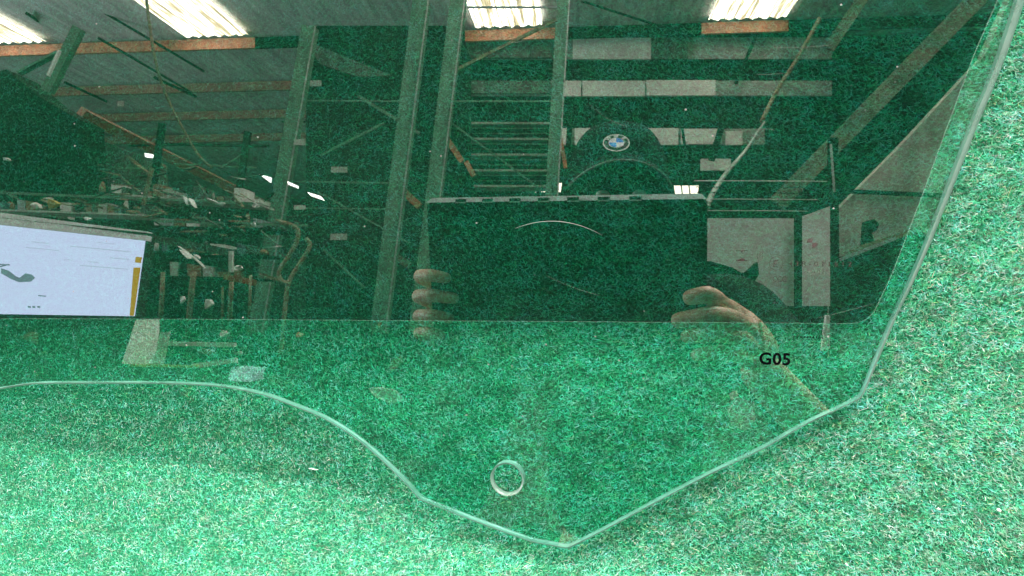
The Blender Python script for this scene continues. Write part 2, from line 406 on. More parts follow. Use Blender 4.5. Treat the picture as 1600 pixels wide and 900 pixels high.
# tint layer
fc_ = [(-330, 494), (0, 498), (300, 499), (600, 501), (900, 503), (1200, 505), (1318, 506), (1338, 505), (1352, 500), (1364, 490), (1372, 475),
       (1394, 428), (1441, 306), (1481, 196), (1521, 88), (1559, 0), (1590, -85), (1625, -185), (900, -195), (100, -190), (-330, -180)]
fl = [Vector(gl(*p)[:2]) for p in fc_]
fo = fl
nf = norms(fl); a2 = sum(fl[i].x*fl[(i+1) % len(fl)].y-fl[(i+1) % len(fl)].x*fl[i].y for i in range(len(fl)))
if a2 < 0: nf = [-v for v in nf]
fi_ = [p+q*.00035 for p, q in zip(fl, nf)]
me = plate('tint_layer', [fi_], .0007, m_film, None); film = link('tint_layer', me, m_film, car_glass)
film['label'] = 'dark smoky tint layer with a straight lower border'
band('tint_border', fo, fi_, [(1, .0007), (.5, .00065), (0, .0004), (0, .0002)], m_filmedge, car_glass)

# printed and etched marks
def text_on(name, s, px, py, hpx, mat, z=.0002, bold=0.0, sx=1.0, parent=None, font_sp=1.0):
    cu = bpy.data.curves.new(name, 'FONT'); cu.body = s; cu.size = 1; cu.offset = bold; cu.space_character = font_sp; cu.extrude = 0; cu.resolution_u = 4
    o = bpy.data.objects.new(name, cu); COL.objects.link(o)
    me = bpy.data.meshes.new_from_object(o); bpy.data.objects.remove(o); bpy.data.curves.remove(cu)
    co = [v.co.copy() for v in me.vertices]
    y0 = min(v.y for v in co); y1 = max(v.y for v in co); x0 = min(v.x for v in co)
    p = gl(px, py); q = gl(px, py-hpx); k = (q-p).length/(y1-y0)
    for v in me.vertices: v.co = Vector((p.x+(v.co.x-x0)*k*sx, p.y+(v.co.y-y0)*k, z))
    for m_ in list(me.materials): me.materials.clear()
    return link(name, me, mat, parent or car_glass)
def rect_mark(name, x0, y0, x1, y1, mat, z=.0002):
    return mesh(name, [gl(x0, y0)+Vector((0, 0, z)), gl(x1, y0)+Vector((0, 0, z)), gl(x1, y1)+Vector((0, 0, z)), gl(x0, y1)+Vector((0, 0, z))], [[0, 1, 2, 3]], mat, car_glass)
t = text_on('lettering', 'G05', 1186, 569.5, 19.5, m_print, bold=.03, sx=1.02, font_sp=1.06); t['label'] = 'black printed letters G05'
text_on('date_lettering', '19', 1240, 529, 5.5, m_print, sx=1.1)
for k in range(6): 
    cx, cy = 1251.5+k*4.85, 526.7
    mesh('date_dot', [gl(cx+1.35*math.cos(a), cy+1.35*math.sin(a))+Vector((0, 0, .0002)) for a in [i*math.pi/4 for i in range(8)]], [list(range(8))], m_print, car_glass)
text_on('date_lettering', '11', 1279, 529.5, 6, m_print, sx=1.2)
Z2 = .00085
for yy, sgn in ((391.5, 1), (407, -1)):
    mesh('etched_mark', [gl(x, y)+Vector((0, 0, Z2)) for x, y in ((1150, yy-.7), (1168, yy-.7), (1168, yy+.7), (1161, yy+.7), (1159, yy+4*sgn+.4), (1157, yy+.7), (1150, yy+.7))], [list(range(7))], m_etch, car_glass)
text_on('etched_lettering', 'III', 1183, 404, 9, m_etch_soft, Z2)
text_on('etched_lettering', 'E', 1208, 417.5, 11, m_etch, Z2)
o_ = mesh('etched_ring', [gl(1212.5+rr*math.cos(a), 411.5+rr*math.sin(a))+Vector((0, 0, Z2)) for rr in (10, 10.9) for a in [i*math.pi/16 for i in range(32)]],
          [[i, (i+1) % 32, 32+(i+1) % 32, 32+i] for i in range(32)], m_etch_soft, car_glass)
text_on('etched_lettering', '43R-011512', 1231, 415.5, 7.5, m_etch, Z2, sx=1.25, font_sp=1.45)
text_on('etched_lettering', 'M1025', 1261, 427, 5.5, m_etch_soft, Z2, sx=1.2, font_sp=1.3)
text_on('etched_lettering', 'CCC', 1207, 440, 8.5, m_etch, Z2, sx=.8)
for q in (0, 1):                     # two dark quarters of the roundel
    a0 = math.pi*(1 if q == 0 else 0)
    pts = [(1268.8, 379.4)] + [(1268.8+8.6*math.cos(a0+i*math.pi/16), 379.4+8.6*math.sin(a0+i*math.pi/16)) for i in range(9)]
    mesh('etched_roundel_quarter', [gl(*p)+Vector((0, 0, Z2)) for p in pts], [list(range(len(pts)))], m_etch, car_glass)
sc = [gl(805+i*4.4, 345.5+ (i-13)**2*.068 + 0*i) + Vector((0, 0, Z2)) for i in range(32)]
w_ = [(.00003+.00011*math.sin(math.pi*i/31)**.6) for i in range(32)]
mesh('curved_scratch', [p+Vector((0, s*q, 0)) for s in (-1, 1) for p, q in zip(sc, w_)], [[i, i+1, 33+i, 32+i] for i in range(31)], m_scratch, car_glass)
hr_ = random.Random(5)
for k in range(9):                   # hairline scratches
    x0_, y0_ = hr_.uniform(120, 1300), hr_.uniform(60, 560); an = hr_.uniform(-.6, .6); ln = hr_.uniform(25, 90); cv = hr_.uniform(-6, 6)
    pp_ = [gl(x0_+ln*t_/8*math.cos(an), y0_+ln*t_/8*math.sin(an)+cv*math.sin(math.pi*t_/8))+Vector((0, 0, Z2)) for t_ in range(9)]
    mesh('hairline_scratch', [p+Vector((0, s_*.00006, 0)) for s_ in (-1, 1) for p in pp_], [[i, i+1, 10+i, 9+i] for i in range(8)], m_hair, car_glass)
for k in range(0):                  # dust and grit on the glass
    px_, py_ = random.uniform(20, 1450), random.uniform(10, 560)
    if px_ > 1340: py_ = random.uniform(10, 250)
    c_ = gl(px_, py_) + Vector((0, 0, .0011)); rr = random.uniform(.15, .38)*.001
# ------------------------------------------------------------------ the shed: roof, walls, floor
def yz(Y): return CV.y + Y
ZR = CV.z + 5.0
roof = mesh('roof', [(-16, -2, ZR+.12), (16, -2, ZR+.12), (16, 30, ZR+.12), (-16, 30, ZR+.12), (-16, -2, ZR+.16), (16, -2, ZR+.16), (16, 30, ZR+.16), (-16, 30, ZR+.16)],
            [[0, 1, 2, 3], [4, 5, 6, 7], [0, 1, 5, 4], [1, 2, 6, 5], [2, 3, 7, 6], [3, 0, 4, 7]], m_roof); tag(roof, kind='structure')
def corrug(name, x0, x1, y0, y1, z, mat, parent, pitch=.19, amp=.02):
    n = max(2, int((x1-x0)/pitch*4)); vs = []; fs = []
    for i in range(n+1):
        x = x0+(x1-x0)*i/n; zz = z+amp*math.sin(i*math.pi/2)
        vs += [(x, y0, zz), (x, y1, zz), (x, y0, zz+.004), (x, y1, zz+.004)]
    for i in range(n):
        a = i*4; fs += [[a, a+1, a+5, a+4], [a+2, a+3, a+7, a+6]]
    fs += [[0, 1, 3, 2], [n*4, n*4+1, n*4+3, n*4+2]]
    return mesh(name, vs, fs, mat, parent)
def X_at(px, Y): return W(px, 300, Y).x
YE = 12.75
for pa, pb, ylen in ((285, 385, 8.5), (742, 848, 9.3), (1110, 1232, 9.3), (-120, 66, 7.0)):
    xa, xb = sorted((X_at(pa, YE), X_at(pb, YE)))
    corrug('skylight_sheet', xa, xb, yz(YE-ylen), yz(YE), ZR+.05, m_sky, roof)
for k, (xa, xb) in enumerate(((-6.4, -5.0), (-3.0, -1.6), (1.0, 2.4), (4.8, 6.2))):       # the same row nearer the photographer
    corrug('skylight_sheet', xa, xb, -1.2, 2.6, ZR+.05, m_sky, roof)
for Y, ht in ((YE+.12, .14), (15.3, .14), (17.4, .15), (19.6, .16), (10.6, .12), (8.0, .12), (4.0, .12)):
    z = ZR
    if Y < 12: continue
    for xl, xr, mt_ in (((-400, 395, m_orange), (395, 725, m_dark), (726, 872, m_orange), (873, 1098, m_dark), (1099, 1236, m_orange), (1237, 1900, m_dark)) if Y < 13 else ((-400, 500, m_purlin),)):  # light put into the colour: orange under the skylights, dark between
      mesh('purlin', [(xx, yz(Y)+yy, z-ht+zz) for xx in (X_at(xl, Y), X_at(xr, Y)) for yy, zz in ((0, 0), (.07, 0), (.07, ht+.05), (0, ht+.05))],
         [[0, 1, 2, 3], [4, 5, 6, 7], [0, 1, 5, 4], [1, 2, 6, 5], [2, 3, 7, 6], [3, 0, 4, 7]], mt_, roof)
for pts in (((130, 0), (320, 112)), ((155, 60), (300, 145)), ((40, 20), (100, 60)), ((300, 0), (380, 55)), ((100, 128), (165, 158)), ((240, 120), (305, 150))):
    beam('roof_rod', *pts, 11.5, 13.5, 4, m_dark, roof)
floor = mesh('floor', [(-16, -2, -.1), (16, -2, -.1), (16, 30, -.1), (-16, 30, -.1), (-16, -2, 0), (16, -2, 0), (16, 30, 0), (-16, 30, 0)],
             [[0, 1, 2, 3], [4, 5, 6, 7], [0, 1, 5, 4], [1, 2, 6, 5], [2, 3, 7, 6], [3, 0, 4, 7]], m_floor); tag(floor, kind='structure')
def wall(name, x0, y0, x1, y1, mat):
    z1 = ZR+.12
    o = mesh(name, [(x0, y0, 0), (x1, y0, 0), (x1, y1, 0), (x0, y1, 0), (x0, y0, z1), (x1, y0, z1), (x1, y1, z1), (x0, y1, z1)],
             [[0, 1, 2, 3], [4, 5, 6, 7], [0, 1, 5, 4], [1, 2, 6, 5], [2, 3, 7, 6], [3, 0, 4, 7]], mat); tag(o, kind='structure'); return o
wall('wall_far', -16, 30.01, 16, 30.2, m_wallf); wall('wall_left', -16.2, -2, -16.01, 30, m_wallf); wall('wall_right', 16.01, -2, 16.2, 30, m_wallf)

# ------------------------------------------------------------------ the racks and stores behind the photographer
def T1(o, label, cat, group=None): return tag(o, label, cat, group)
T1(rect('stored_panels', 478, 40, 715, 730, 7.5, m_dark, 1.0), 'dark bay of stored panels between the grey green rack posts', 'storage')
T1(rect('dark_backdrop', 716, 43, 1300, 520, 13.4, m_dark, .3), 'wide dark partition standing in for the shaded roof far behind the photographer', 'backdrop')  # added dark slab that gives the shaded bands between the boards
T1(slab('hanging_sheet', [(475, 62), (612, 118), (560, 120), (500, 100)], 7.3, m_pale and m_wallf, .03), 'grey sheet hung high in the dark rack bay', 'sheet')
T1(slab('dark_infill_left', [(-60, 130), (10, 108), (60, 150), (120, 185), (128, 330), (-60, 345)], 4.8, m_dark, .3), 'plain dark cover at the far left of the reflection', 'infill')  # plain dark slab filling the dark area at the left
T1(slab('grey_cabinet', [(122, 205), (225, 245), (232, 300), (126, 300)], 5.2, m_wallf, .3), 'grey cabinet beside the plain dark cover', 'cabinet')
T1(slab('dark_infill_right', [(1252, 60), (1700, 40), (1700, 540), (1090, 540), (1090, 225), (1190, 190)], 13.5, m_dark, .4), 'plain dark slab behind the beams on the right of the reflection', 'wall')  # plain dark slab filling the dark area behind the beams
# pale sheets in front of the dark backdrop
for k, (x0, x1, y0, y1) in enumerate(((895, 1017, 59, 92), (1019, 1075, 58, 92), (880, 908, 126, 150), (910, 1008, 126, 150), (1010, 1118, 125, 149),
                                      (868, 892, 200, 226), (898, 1060, 200, 226), (1064, 1122, 201, 225), (1134, 1160, 205, 226), (1095, 1142, 248, 266), (720, 862, 60, 90), (722, 860, 126, 146))):
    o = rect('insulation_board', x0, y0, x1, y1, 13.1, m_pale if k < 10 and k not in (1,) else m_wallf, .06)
    row = {59: 'top', 58: 'top', 60: 'top', 126: 'second', 125: 'second', 200: 'third', 201: 'third', 205: 'third', 248: 'lowest'}[y0]
    at_ = ['left', 'right', 'far left', 'middle', 'right', 'short left', 'long one behind the cap', 'one right of the cap', 'small right end', 'single', 'dim left end', 'dim left end'][k]
    T1(o, 'pale insulation board, the %s one of the %s reflected row' % (at_.replace(' one', '') , row) if 'one' not in at_ else 'pale insulation board, the %s in the %s reflected row' % (at_, row), 'board', 'pale boards under the roof')
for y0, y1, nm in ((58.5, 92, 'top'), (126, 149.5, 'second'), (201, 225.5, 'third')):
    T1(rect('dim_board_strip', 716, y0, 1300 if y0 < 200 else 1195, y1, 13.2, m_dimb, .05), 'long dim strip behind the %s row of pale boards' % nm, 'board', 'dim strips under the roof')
for p0, p1, Y, wp, lb in (((497, 300), (640, 380), 5.2, 2.5, 'thin brace low in the dark bay beside the paper labels'), ((905, 0), (1030, 40), 12, 3, 'thin dark rod under the roof above the cap'),
                          ((478, 325), (625, 327), 5.3, 2, 'lowest thin rail of the dark bay'), ((1180, 60), (1150, 130), 12.6, 5, 'dark slanting rod crossing the pale boards'),
                          ((1128, 198), (1112, 250), 12.6, 9, 'dark slanting strut over the third row of boards'), ((1066, 198), (1072, 240), 12.6, 4, 'thin dark hanger over the third row of boards'),
                          ((890, 196), (888, 228), 12.6, 8, 'dark hanger left of the cap'), ((270, 255), (400, 262), 5.2, 3, 'level rail under the sloping red beam'), ((255, 225), (420, 228), 5.3, 4, 'dark rail behind the two dark posts'),
                          ((380, 240), (345, 262), 5.1, 3, 'short stay beside the right dark post'), ((-20, 270), (230, 262), 5, 3, 'thin rail in front of the grey cabinet'),
                          ((-20, 300), (400, 318), 4.6, 4, 'long rail over the clutter'), ((240, 345), (480, 352), 4.4, 4, 'rail through the middle of the clutter')):
    T1(beam('rack_brace', p0, p1, Y, Y, wp, m_dark if 'dark' in lb[:5] or 'dark rod' in lb or 'dark hanger' in lb else m_steelg), lb, 'brace', 'rack rails and braces')
posts = [((482, 40), (398, 520), 5.2, 23, 'leftmost tall grey green rack post left of the loading bay'), ((657, 0), (590, 520), 4.6, 26, 'tall grey green rack post left of the reflected tablet'),
         ((716, -10), (650, 520), 5.6, 24, 'tall rack post just behind the left hand'), ((881, -10), (861, 320), 6.2, 20, 'rack post rising left of the dark cap')]
for p0, p1, Y, wp, lb in posts:
    o = empty('rack_post', W(*p1, Y)); T1(o, lb, 'rack post', 'grey green rack posts')
    b_ = beam('post_channel', p0, p1, Y, Y, wp, m_steelg, None, lip=True); b_.parent = o; b_.matrix_parent_inverse = Matrix.Translation(-o.location)
    q = beam('post_highlight', (p0[0]+wp*.46, p0[1]), (p1[0]+wp*.46, p1[1]), Y-.02, Y-.02, 2.4, m_wire, None); q.parent = o; q.matrix_parent_inverse = Matrix.Translation(-o.location)  # pale strip modelled as the highlight along the post's side
beams = [((460, 157), (640, 158), 5.3, 2.5, m_steelg), ((690, 158), (862, 158), 5.5, 2.5, m_steelg), ((440, 190), (628, 189), 5.4, 2.5, m_dark), ((500, 243), (600, 192), 5.6, 4, m_steelg),
         ((430, 283), (620, 286), 5.3, 3, m_steelg), ((700, 115), (870, 30), 5.9, 5, m_tan), ((700, 11), (870, 11), 6, 3, m_grey), ((690, 180), (840, 292), 5.8, 3, m_steelg),
         ((560, 150), (655, 208), 5.3, 5, m_steelg), ((505, 390), (570, 450), 5.3, 3, m_steelg)]
bl_ = ['level rail in the dark bay between the two left posts', 'level rail left of the post over the cap', 'dark rail under the level rail of the left bay', 'short slanting brace low in the left bay',
       'lowest level rail of the left bay beside the bright streaks', 'pale stay rising to the post in front of the middle skylight', 'thin grey bar crossing the middle skylight', 'green stay slanting down over the wire shelves',
       'green brace slanting into the second post', 'faint slanting stay above the left hand']
for (p0, p1, Y, wp, mt), lb in zip(beams, bl_):
    T1(beam('rack_brace', p0, p1, Y, Y, wp, mt), lb, 'brace', 'rack rails and braces')
o = beam('red_beam', (130, 180), (372, 300), 5.5, 7.5, 15, m_red); T1(o, 'rust red sloping beam above the cluttered bench', 'beam')
for p0, p1, Y, wp, lb in (((372, 300), (440, 330), 7.5, 12, 'brown end of the sloping beam above the clutter'), ((613, 283), (655, 322), 6, 11, 'short orange brace left of the tablet top corner'),
                          ((690, 205), (722, 252), 6.4, 9, 'short orange brace above the tablet corner'), ((600, 390), (640, 415), 6, 11, 'short brown orange brace above the left hand'),
                          ((872, 195), (884, 262), 7, 6, 'thin orange rod at the left of the cap'), ((728, 252), (740, 275), 7.5, 8, 'small orange brace beside the wire shelves'),
                          ((1535, -10), (1215, 318), 6, 26, 'broad tan roof beam sloping down at the right'), ((1360, -20), (1296, 75), 7, 16, 'blurred brown beam at the top right'),
                          ((120, 42), (70, 142), 4.4, 17, 'pale green tubular lamp housing at the upper left'), ((88, 80), (26, 113), 4.5, 4, 'thin green stay beside the lamp housing')):
    mt = m_dimtan if 'tan' in lb or 'brown' in lb else m_orange
    if 'green' in lb: mt = m_steelg
    T1(beam('lamp_housing' if 'lamp' in lb and 'stay' not in lb else 'brace', p0, p1, Y, Y, wp, mt, depth=.05), lb, 'lamp' if 'tubular' in lb else 'beam')
T1(beam('fluorescent_tube', (92, 78), (74, 118), 4.35, 4.35, 4, m_white, depth=.02), 'white fluorescent tube under the pale green housing', 'lamp tube')
# right: pipe, ducts, wall
pp = spline([W(1281, 28, 6), W(1250, 85, 6), W(1215, 140, 6), W(1190, 190, 5.8)], 6)
T1(tube('tan_pipe', pp, .016, m_tan), 'thin tan pipe sloping down from the roof at the right', 'pipe')
pp = spline([W(1195, 190, 5), W(1165, 235, 5), W(1135, 270, 4.8), W(1112, 305, 4.6), W(1104, 325, 4.5)], 6)
T1(tube('white_hose', pp, [.008+.00045*i for i in range(len(pp))], m_brownwall), 'pale hose hanging behind the tablet corner', 'hose')
T1(slab('side_wall_panel', [(1700, -60), (1605, -60), (1540, 85), (1420, 215), (1302, 335), (1302, 560), (1700, 640)], 9, m_brownwall, .2), 'weathered brown grey wall panel at the right', 'wall panel')
T1(beam('wall_rail', (1310, 298), (1490, 306), 8.9, 8.9, 6, m_dark), 'dark horizontal rail on the weathered wall panel', 'rail')
T1(slab('dark_machine', [(1302, 402), (1348, 398), (1352, 346), (1366, 342), (1374, 350), (1370, 360), (1362, 364), (1366, 376), (1400, 374), (1440, 362), (1460, 380), (1400, 520), (1302, 520)], 8.6, m_dark, .1), 'dark machine low against the weathered wall panel', 'machine')
T1(beam('wall_strut', (1330, 392), (1492, 340), 8.5, 8.5, 7, m_tan), 'tan strut sloping over the dark machine', 'strut')
T1(beam('wall_strut', (1312, 406), (1400, 372), 8.4, 8.4, 5, m_grey), 'grey strut beside the tan sloping strut', 'strut')
o = empty('grey_column', W(1305, 520, 4.2)); T1(o, 'dark column with a pale edge right of the white boards', 'column')
for nm, p0, p1, wp, mt, Yy in (('column_face', (1303, 215), (1306, 620), 13, m_dark, 4.2), ('column_edge', (1298.5, 225), (1304, 300), 3, m_wire, 4.18)):
    q = beam(nm, p0, p1, Yy, Yy, wp, mt); q.parent = o; q.matrix_parent_inverse = Matrix.Translation(-o.location)
T1(slab('white_board', [(1095, 341), (1243, 341), (1243, 478), (1095, 478)], 3.3, m_pale, .03), 'pale grey board right of the tablet behind the shoulder', 'board')
T1(slab('white_board', [(1253, 338), (1297, 322), (1297, 478), (1253, 478)], 3.5, m_pale, .03), 'narrow pale board against the dark column', 'board')
T1(beam('board_post', (1248, 335), (1248, 495), 3.25, 3.25, 10, m_darker), 'black post between the two pale boards', 'post')
o = empty('wire_rack', W(1180, 330, 3.1)); T1(o, 'black wire rack over the pale boards', 'wire rack')
for k, y in enumerate((282.5, 292, 301, 311, 317, 323, 329, 334)):
    q = tube('wire', [W(1085+k*2, y, 3.1), W(1180, y+.3, 3.1), W(1292-k*5, y+1, 3.1)], .0019 if k else .0024, m_pale if k in (0, 3, 6) else m_darker, None, 5); q.parent = o; q.matrix_parent_inverse = Matrix.Translation(-o.location)
for x in (1102, 1180, 1250):
    q = tube('wire', [W(x, 282, 3.12), W(x, 336, 3.12)], .002, m_darker, None, 5); q.parent = o; q.matrix_parent_inverse = Matrix.Translation(-o.location)
T1(slab('pale_wedge', [(1291, 492), (1297, 494), (1297, 545), (1284, 548)], 2.8, m_white, .02), 'pale wedge of plastic below the narrow board', 'wedge')
# wire shelves left of the cap
def sub(o, par): o.parent = par; o.matrix_parent_inverse = Matrix.Translation(-par.location); return o
wsh = empty('wire_shelving', W(790, 300, 9)); T1(wsh, 'reflected stack of wire shelves left of the dark cap', 'shelving')
for k in range(13):
    y = 192+k*8.2
    sub(beam('wire_shelf', (722+k*1.5, y), (868, y+.5), 9, 9, 1.8 if k % 3 else 3.4, m_brownwall if k % 3 == 0 else m_wallf, depth=.3), wsh)
for p in (((730, 222), (722, 300)), ((858, 195), (858, 300))):
    sub(beam('shelf_post', *p, 8.9, 8.9, 5, m_dark), wsh)
# far windows with daylight
m_win = emit('daylight_pane', (1, .88, .68), 9); m_win2 = emit('daylight_pane_cool', (1, .97, .9), 12)
for q, mt in (([(836, 286), (878, 286), (876, 300), (846, 300)], m_win), ([(1053, 290), (1092, 290), (1090, 305), (1056, 306)], m_win),
              ([(405, 272), (423, 277), (422, 285)], m_win2), ([(449, 283), (465, 290), (465, 294), (450, 288)], m_win2),
              ([(480, 300), (500, 306), (506, 313), (486, 306)], m_win2), ([(226, 239), (238, 241), (237, 246), (227, 245)], m_win2)):
    T1(slab('far_window', q, 4.9 if mt is m_win2 else 12.9, mt, .02), 'small bright daylight opening far back in the shed', 'window', 'bright openings')
for k, x in enumerate((846, 862, 1064, 1076)):
    T1(beam('window_bar', (x, 285), (x+3, 308), 4.8, 4.8, 1.5, m_darker, depth=.01), ['left bar of the bright opening left of the cap', 'right bar of the bright opening left of the cap', 'left bar of the bright opening right of the cap', 'right bar of the bright opening right of the cap'][k], 'bar', 'window bars')
# shelf labels
for x, y, w_, h_ in ((493, 130, 17, 9), (468, 222, 18, 9), (530, 265, 25, 9), (468, 324, 18, 7), (529, 370, 26, 10), (188, 162, 9, 8)):
    lb = {130: 'topmost small paper label on the dark rack bay', 222: 'second small paper label down the left post', 265: 'wide paper label in the middle of the dark bay', 324: 'small paper label under the bright streaks',
          370: 'lowest wide paper label of the dark bay', 162: 'tiny pale tag on the roof beams at the upper left'}[y]
    T1(rect('shelf_label', x-w_/2, y-h_/2, x+w_/2, y+h_/2, 5.15, m_brownwall, .01), lb, 'label', 'paper labels on the rack')
# cables, straps
T1(tube('hanging_cable', spline([W(228, -10, 4.2), W(234, 40, 4.2), W(243, 95, 4.2), W(258, 145, 4.3), (W(285, 200, 4.4)), W(310, 242, 4.5), W(330, 262, 4.6)], 6), .009, m_tan), 'brown cable hanging in a curve from the roof', 'cable')
T1(tube('looped_strap', spline([W(430, 345, 3.4), W(455, 352, 3.4), W(466, 362, 3.4), (W(462, 382, 3.4)), W(448, 405, 3.4), W(436, 425, 3.4), W(441, 440, 3.4), W(452, 441, 3.4)], 6), .011, m_tan, flat=.4), 'looped tan strap hanging left of the middle', 'strap')
T1(tube('hanging_strap', spline([W(478, 372, 3.5), W(484, 385, 3.5), W(470, 410, 3.5), W(452, 440, 3.5), W(446, 480, 3.5), W(438, 560, 3.5)], 6), .011, m_tan, flat=.4), 'long tan strap running down beside the looped strap', 'strap')
for x0, y0, x1, w_ in ((255, 425, 250, 8), (303, 425, 293, 10), (348, 448, 346, 4), (362, 440, 358, 8), (392, 430, 388, 5)):
    T1(tube('vertical_strap', [W(x0, y0, 3.1), W((x0+x1)/2+1, 460, 3.1), W(x1, 530, 3.1)], w_*3.1/F/2, m_tan, flat=.35, seg=8), {255: 'tan strap hanging nearest to the monitor', 303: 'wide tan strap, second from the monitor', 348: 'thin tan strap in the middle of the row', 362: 'tan strap right beside the thin one', 392: 'faint tan strap, farthest from the monitor'}[x0], 'strap', 'straps beside the monitor')
for p0, p1, wp, mt, dp in (((350, 432), (398, 442), 9, m_red, .02), ((360, 392), (360, 425), 6, m_pale, .02), ((236, 262), (222, 320), 4, m_tan, .02)):
    T1(beam('loose_bar', p0, p1, 3.2, 3.2, wp, mt, depth=dp), {9: 'short red bar among the clutter on the bench', 6: 'short pale upright bar over the red one', 4: 'long thin tan bar rising from the monitor corner'}[wp], 'bar', 'loose bars')
for p0, p1 in (((252, 192), (236, 300)), ((386, 205), (372, 300))):
    T1(beam('dark_post', p0, p1, 5, 5, 10, m_dark), 'dark post crossing the sloping red beam' if p0[0] < 300 else 'dark post standing right of the sloping red beam', 'post', 'dark posts')
T1(beam('bench_sheet', (236, 372), (345, 392), 3.4, 3.4, 12, m_wallf, depth=.1), 'grey metal sheet lying on the bench behind the monitor', 'sheet')
pr = empty('parts_rack', W(300, 420, 4.4)); T1(pr, 'packed rack of bins and parts under the sloping red beam', 'rack')
rq = random.Random(11)
m_bins = [m_wallf, m_brownwall, m_tan, m_grey, m_dark, m_dark, m_wallf, noisy('rust_bin', (.24, .10, .06), None, 12, .8), noisy('dim_blue_bin', (.08, .13, .18), None, 12, .7), m_pale]
for xa_, xb_, ya_, yb_, Yr in ((150, 405, 300, 318, 4.7), (238, 440, 352, 358, 4.5), (236, 420, 392, 398, 4.3), (-20, 225, 326, 334, 4.6), (240, 400, 430, 434, 4.3)):
    sub(slab('shelf', [(xa_, ya_), (xb_, yb_), (xb_, yb_+3), (xa_, ya_+3)], Yr, m_brownwall if Yr > 4.5 else m_dark, .25), pr)
    x = xa_+3
    while x < xb_-8:
        w__ = rq.uniform(7, 24); h__ = rq.uniform(5, 22); y = ya_+(yb_-ya_)*(x-xa_)/(xb_-xa_)
        k_ = rq.random()
        if k_ < .75: sub(slab('bin', [(x, y-h__), (x+w__, y-h__*rq.uniform(.8, 1)), (x+w__*.96, y+.3), (x+w__*.05, y)], Yr+.02, m_bins[rq.randrange(len(m_bins))], .18), pr)
        else: sub(tube('roll', [W(x+w__/2, y, Yr+.1), W(x+w__/2, y-h__*.6, Yr+.1), W(x+w__/2+1, y-h__*1.1, Yr+.1)], [w__*.35*Yr/F, w__*.35*Yr/F, w__*.12*Yr/F], m_bins[rq.randrange(len(m_bins))]), pr)
        x += w__+rq.choice([.5, 1, 2, 6])
# clutter: shreds of plastic, wrapping and brackets
vs, fs, mi = [], [], []
rr_ = random.Random(3)
def shred(px, py, Y, w_, h_, an, m_i):
    c = W(px, py, Y); s = Y/F; b0 = len(vs); k = 6
    ring = []
    for q in range(k):
        a = 2*math.pi*q/k; q_ = rr_.uniform(.55, 1.15)
        x = math.cos(a)*w_/2*q_; y = math.sin(a)*h_/2*q_
        ring.append((x*math.cos(an)-y*math.sin(an), x*math.sin(an)+y*math.cos(an)))
    for dy in (0, .02):
        for x, y in ring: vs.append(c + Vector((-x*s, dy+rr_.uniform(-.008, .008), -y*s)))
    fs.append([b0+i for i in range(k)]); fs.append([b0+k+i for i in reversed(range(k))]); mi.extend([m_i, m_i])
    for i in range(k): fs.append([b0+i, b0+(i+1) % k, b0+k+(i+1) % k, b0+k+i]); mi.append(m_i)
for k in range(90):
    px_ = rr_.gauss(300, 95); py_ = rr_.gauss(335, 34)+ (px_-300)*.12
    if px_ > 500 or (px_ < 225 and py_ > 330): continue
    shred(px_, py_, rr_.uniform(3.3, 4.2), rr_.uniform(6, 60), rr_.uniform(1.5, 6), rr_.gauss(.25, .35), rr_.choice([7, 2, 2, 2, 2, 3, 3, 7, 3, 1]))
for k in range(20):
    shred(rr_.uniform(0, 225), rr_.uniform(306, 340), rr_.uniform(3.3, 4.2), rr_.uniform(8, 40), rr_.uniform(2, 7), rr_.uniform(-.1, .35), rr_.choice([7, 1, 2, 2, 3, 3, 2]))
for px_, py_, w_, h_, an, m_i in ((333, 315, 26, 6, .5, 0), (345, 318, 12, 6, 0, 0), (288, 312, 16, 4, 1.2, 0), (300, 316, 22, 4, 1.0, 0), (398, 321, 14, 9, .6, 0), (395, 350, 8, 7, 0, 0),
                                   (290, 398, 24, 6, .7, 0), (307, 401, 14, 6, .6, 0), (372, 418, 18, 10, .1, 0), (283, 467, 8, 16, 0, 1), (325, 475, 16, 20, 0, 1), (349, 521, 16, 12, 0, 0),
                                   (135, 341, 16, 8, .1, 0), (110, 341, 10, 5, .3, 1), (80, 318, 22, 18, 0, 5), (55, 322, 16, 12, .4, 1), (205, 331, 30, 7, .1, 3), (8, 248, 16, 6, .2, 0),
                                   (105, 521, 26, 9, -.4, 0), (60, 530, 60, 22, .1, 3), (85, 545, 60, 12, .1, 3), (320, 549, 34, 12, .2, 3), (372, 552, 14, 9, .1, 0), (618, 565, 22, 40, .2, 3),
                                   (720, 575, 36, 44, -.3, 3), (1160, 650, 48, 52, .3, 1), (1148, 618, 14, 20, .2, 1), (600, 615, 60, 26, .3, 1), (468, 523, 14, 9, 0, 6), (592, 508, 6, 14, .1, 6),
                                   (735, 630, 50, 22, -.2, 1)):
    shred(px_, py_, 3.0, w_, h_, an, m_i)
cl_ = mesh('workshop_clutter', vs, fs, [m_white, m_pale, m_wallf, m_tan, m_brownwall, m_yellow, m_orange, m_dark]); tag(cl_, 'scattered wrapping, brackets and offcuts on the bench behind the monitor', kind='stuff')
cl_.data.polygons.foreach_set('material_index', mi)
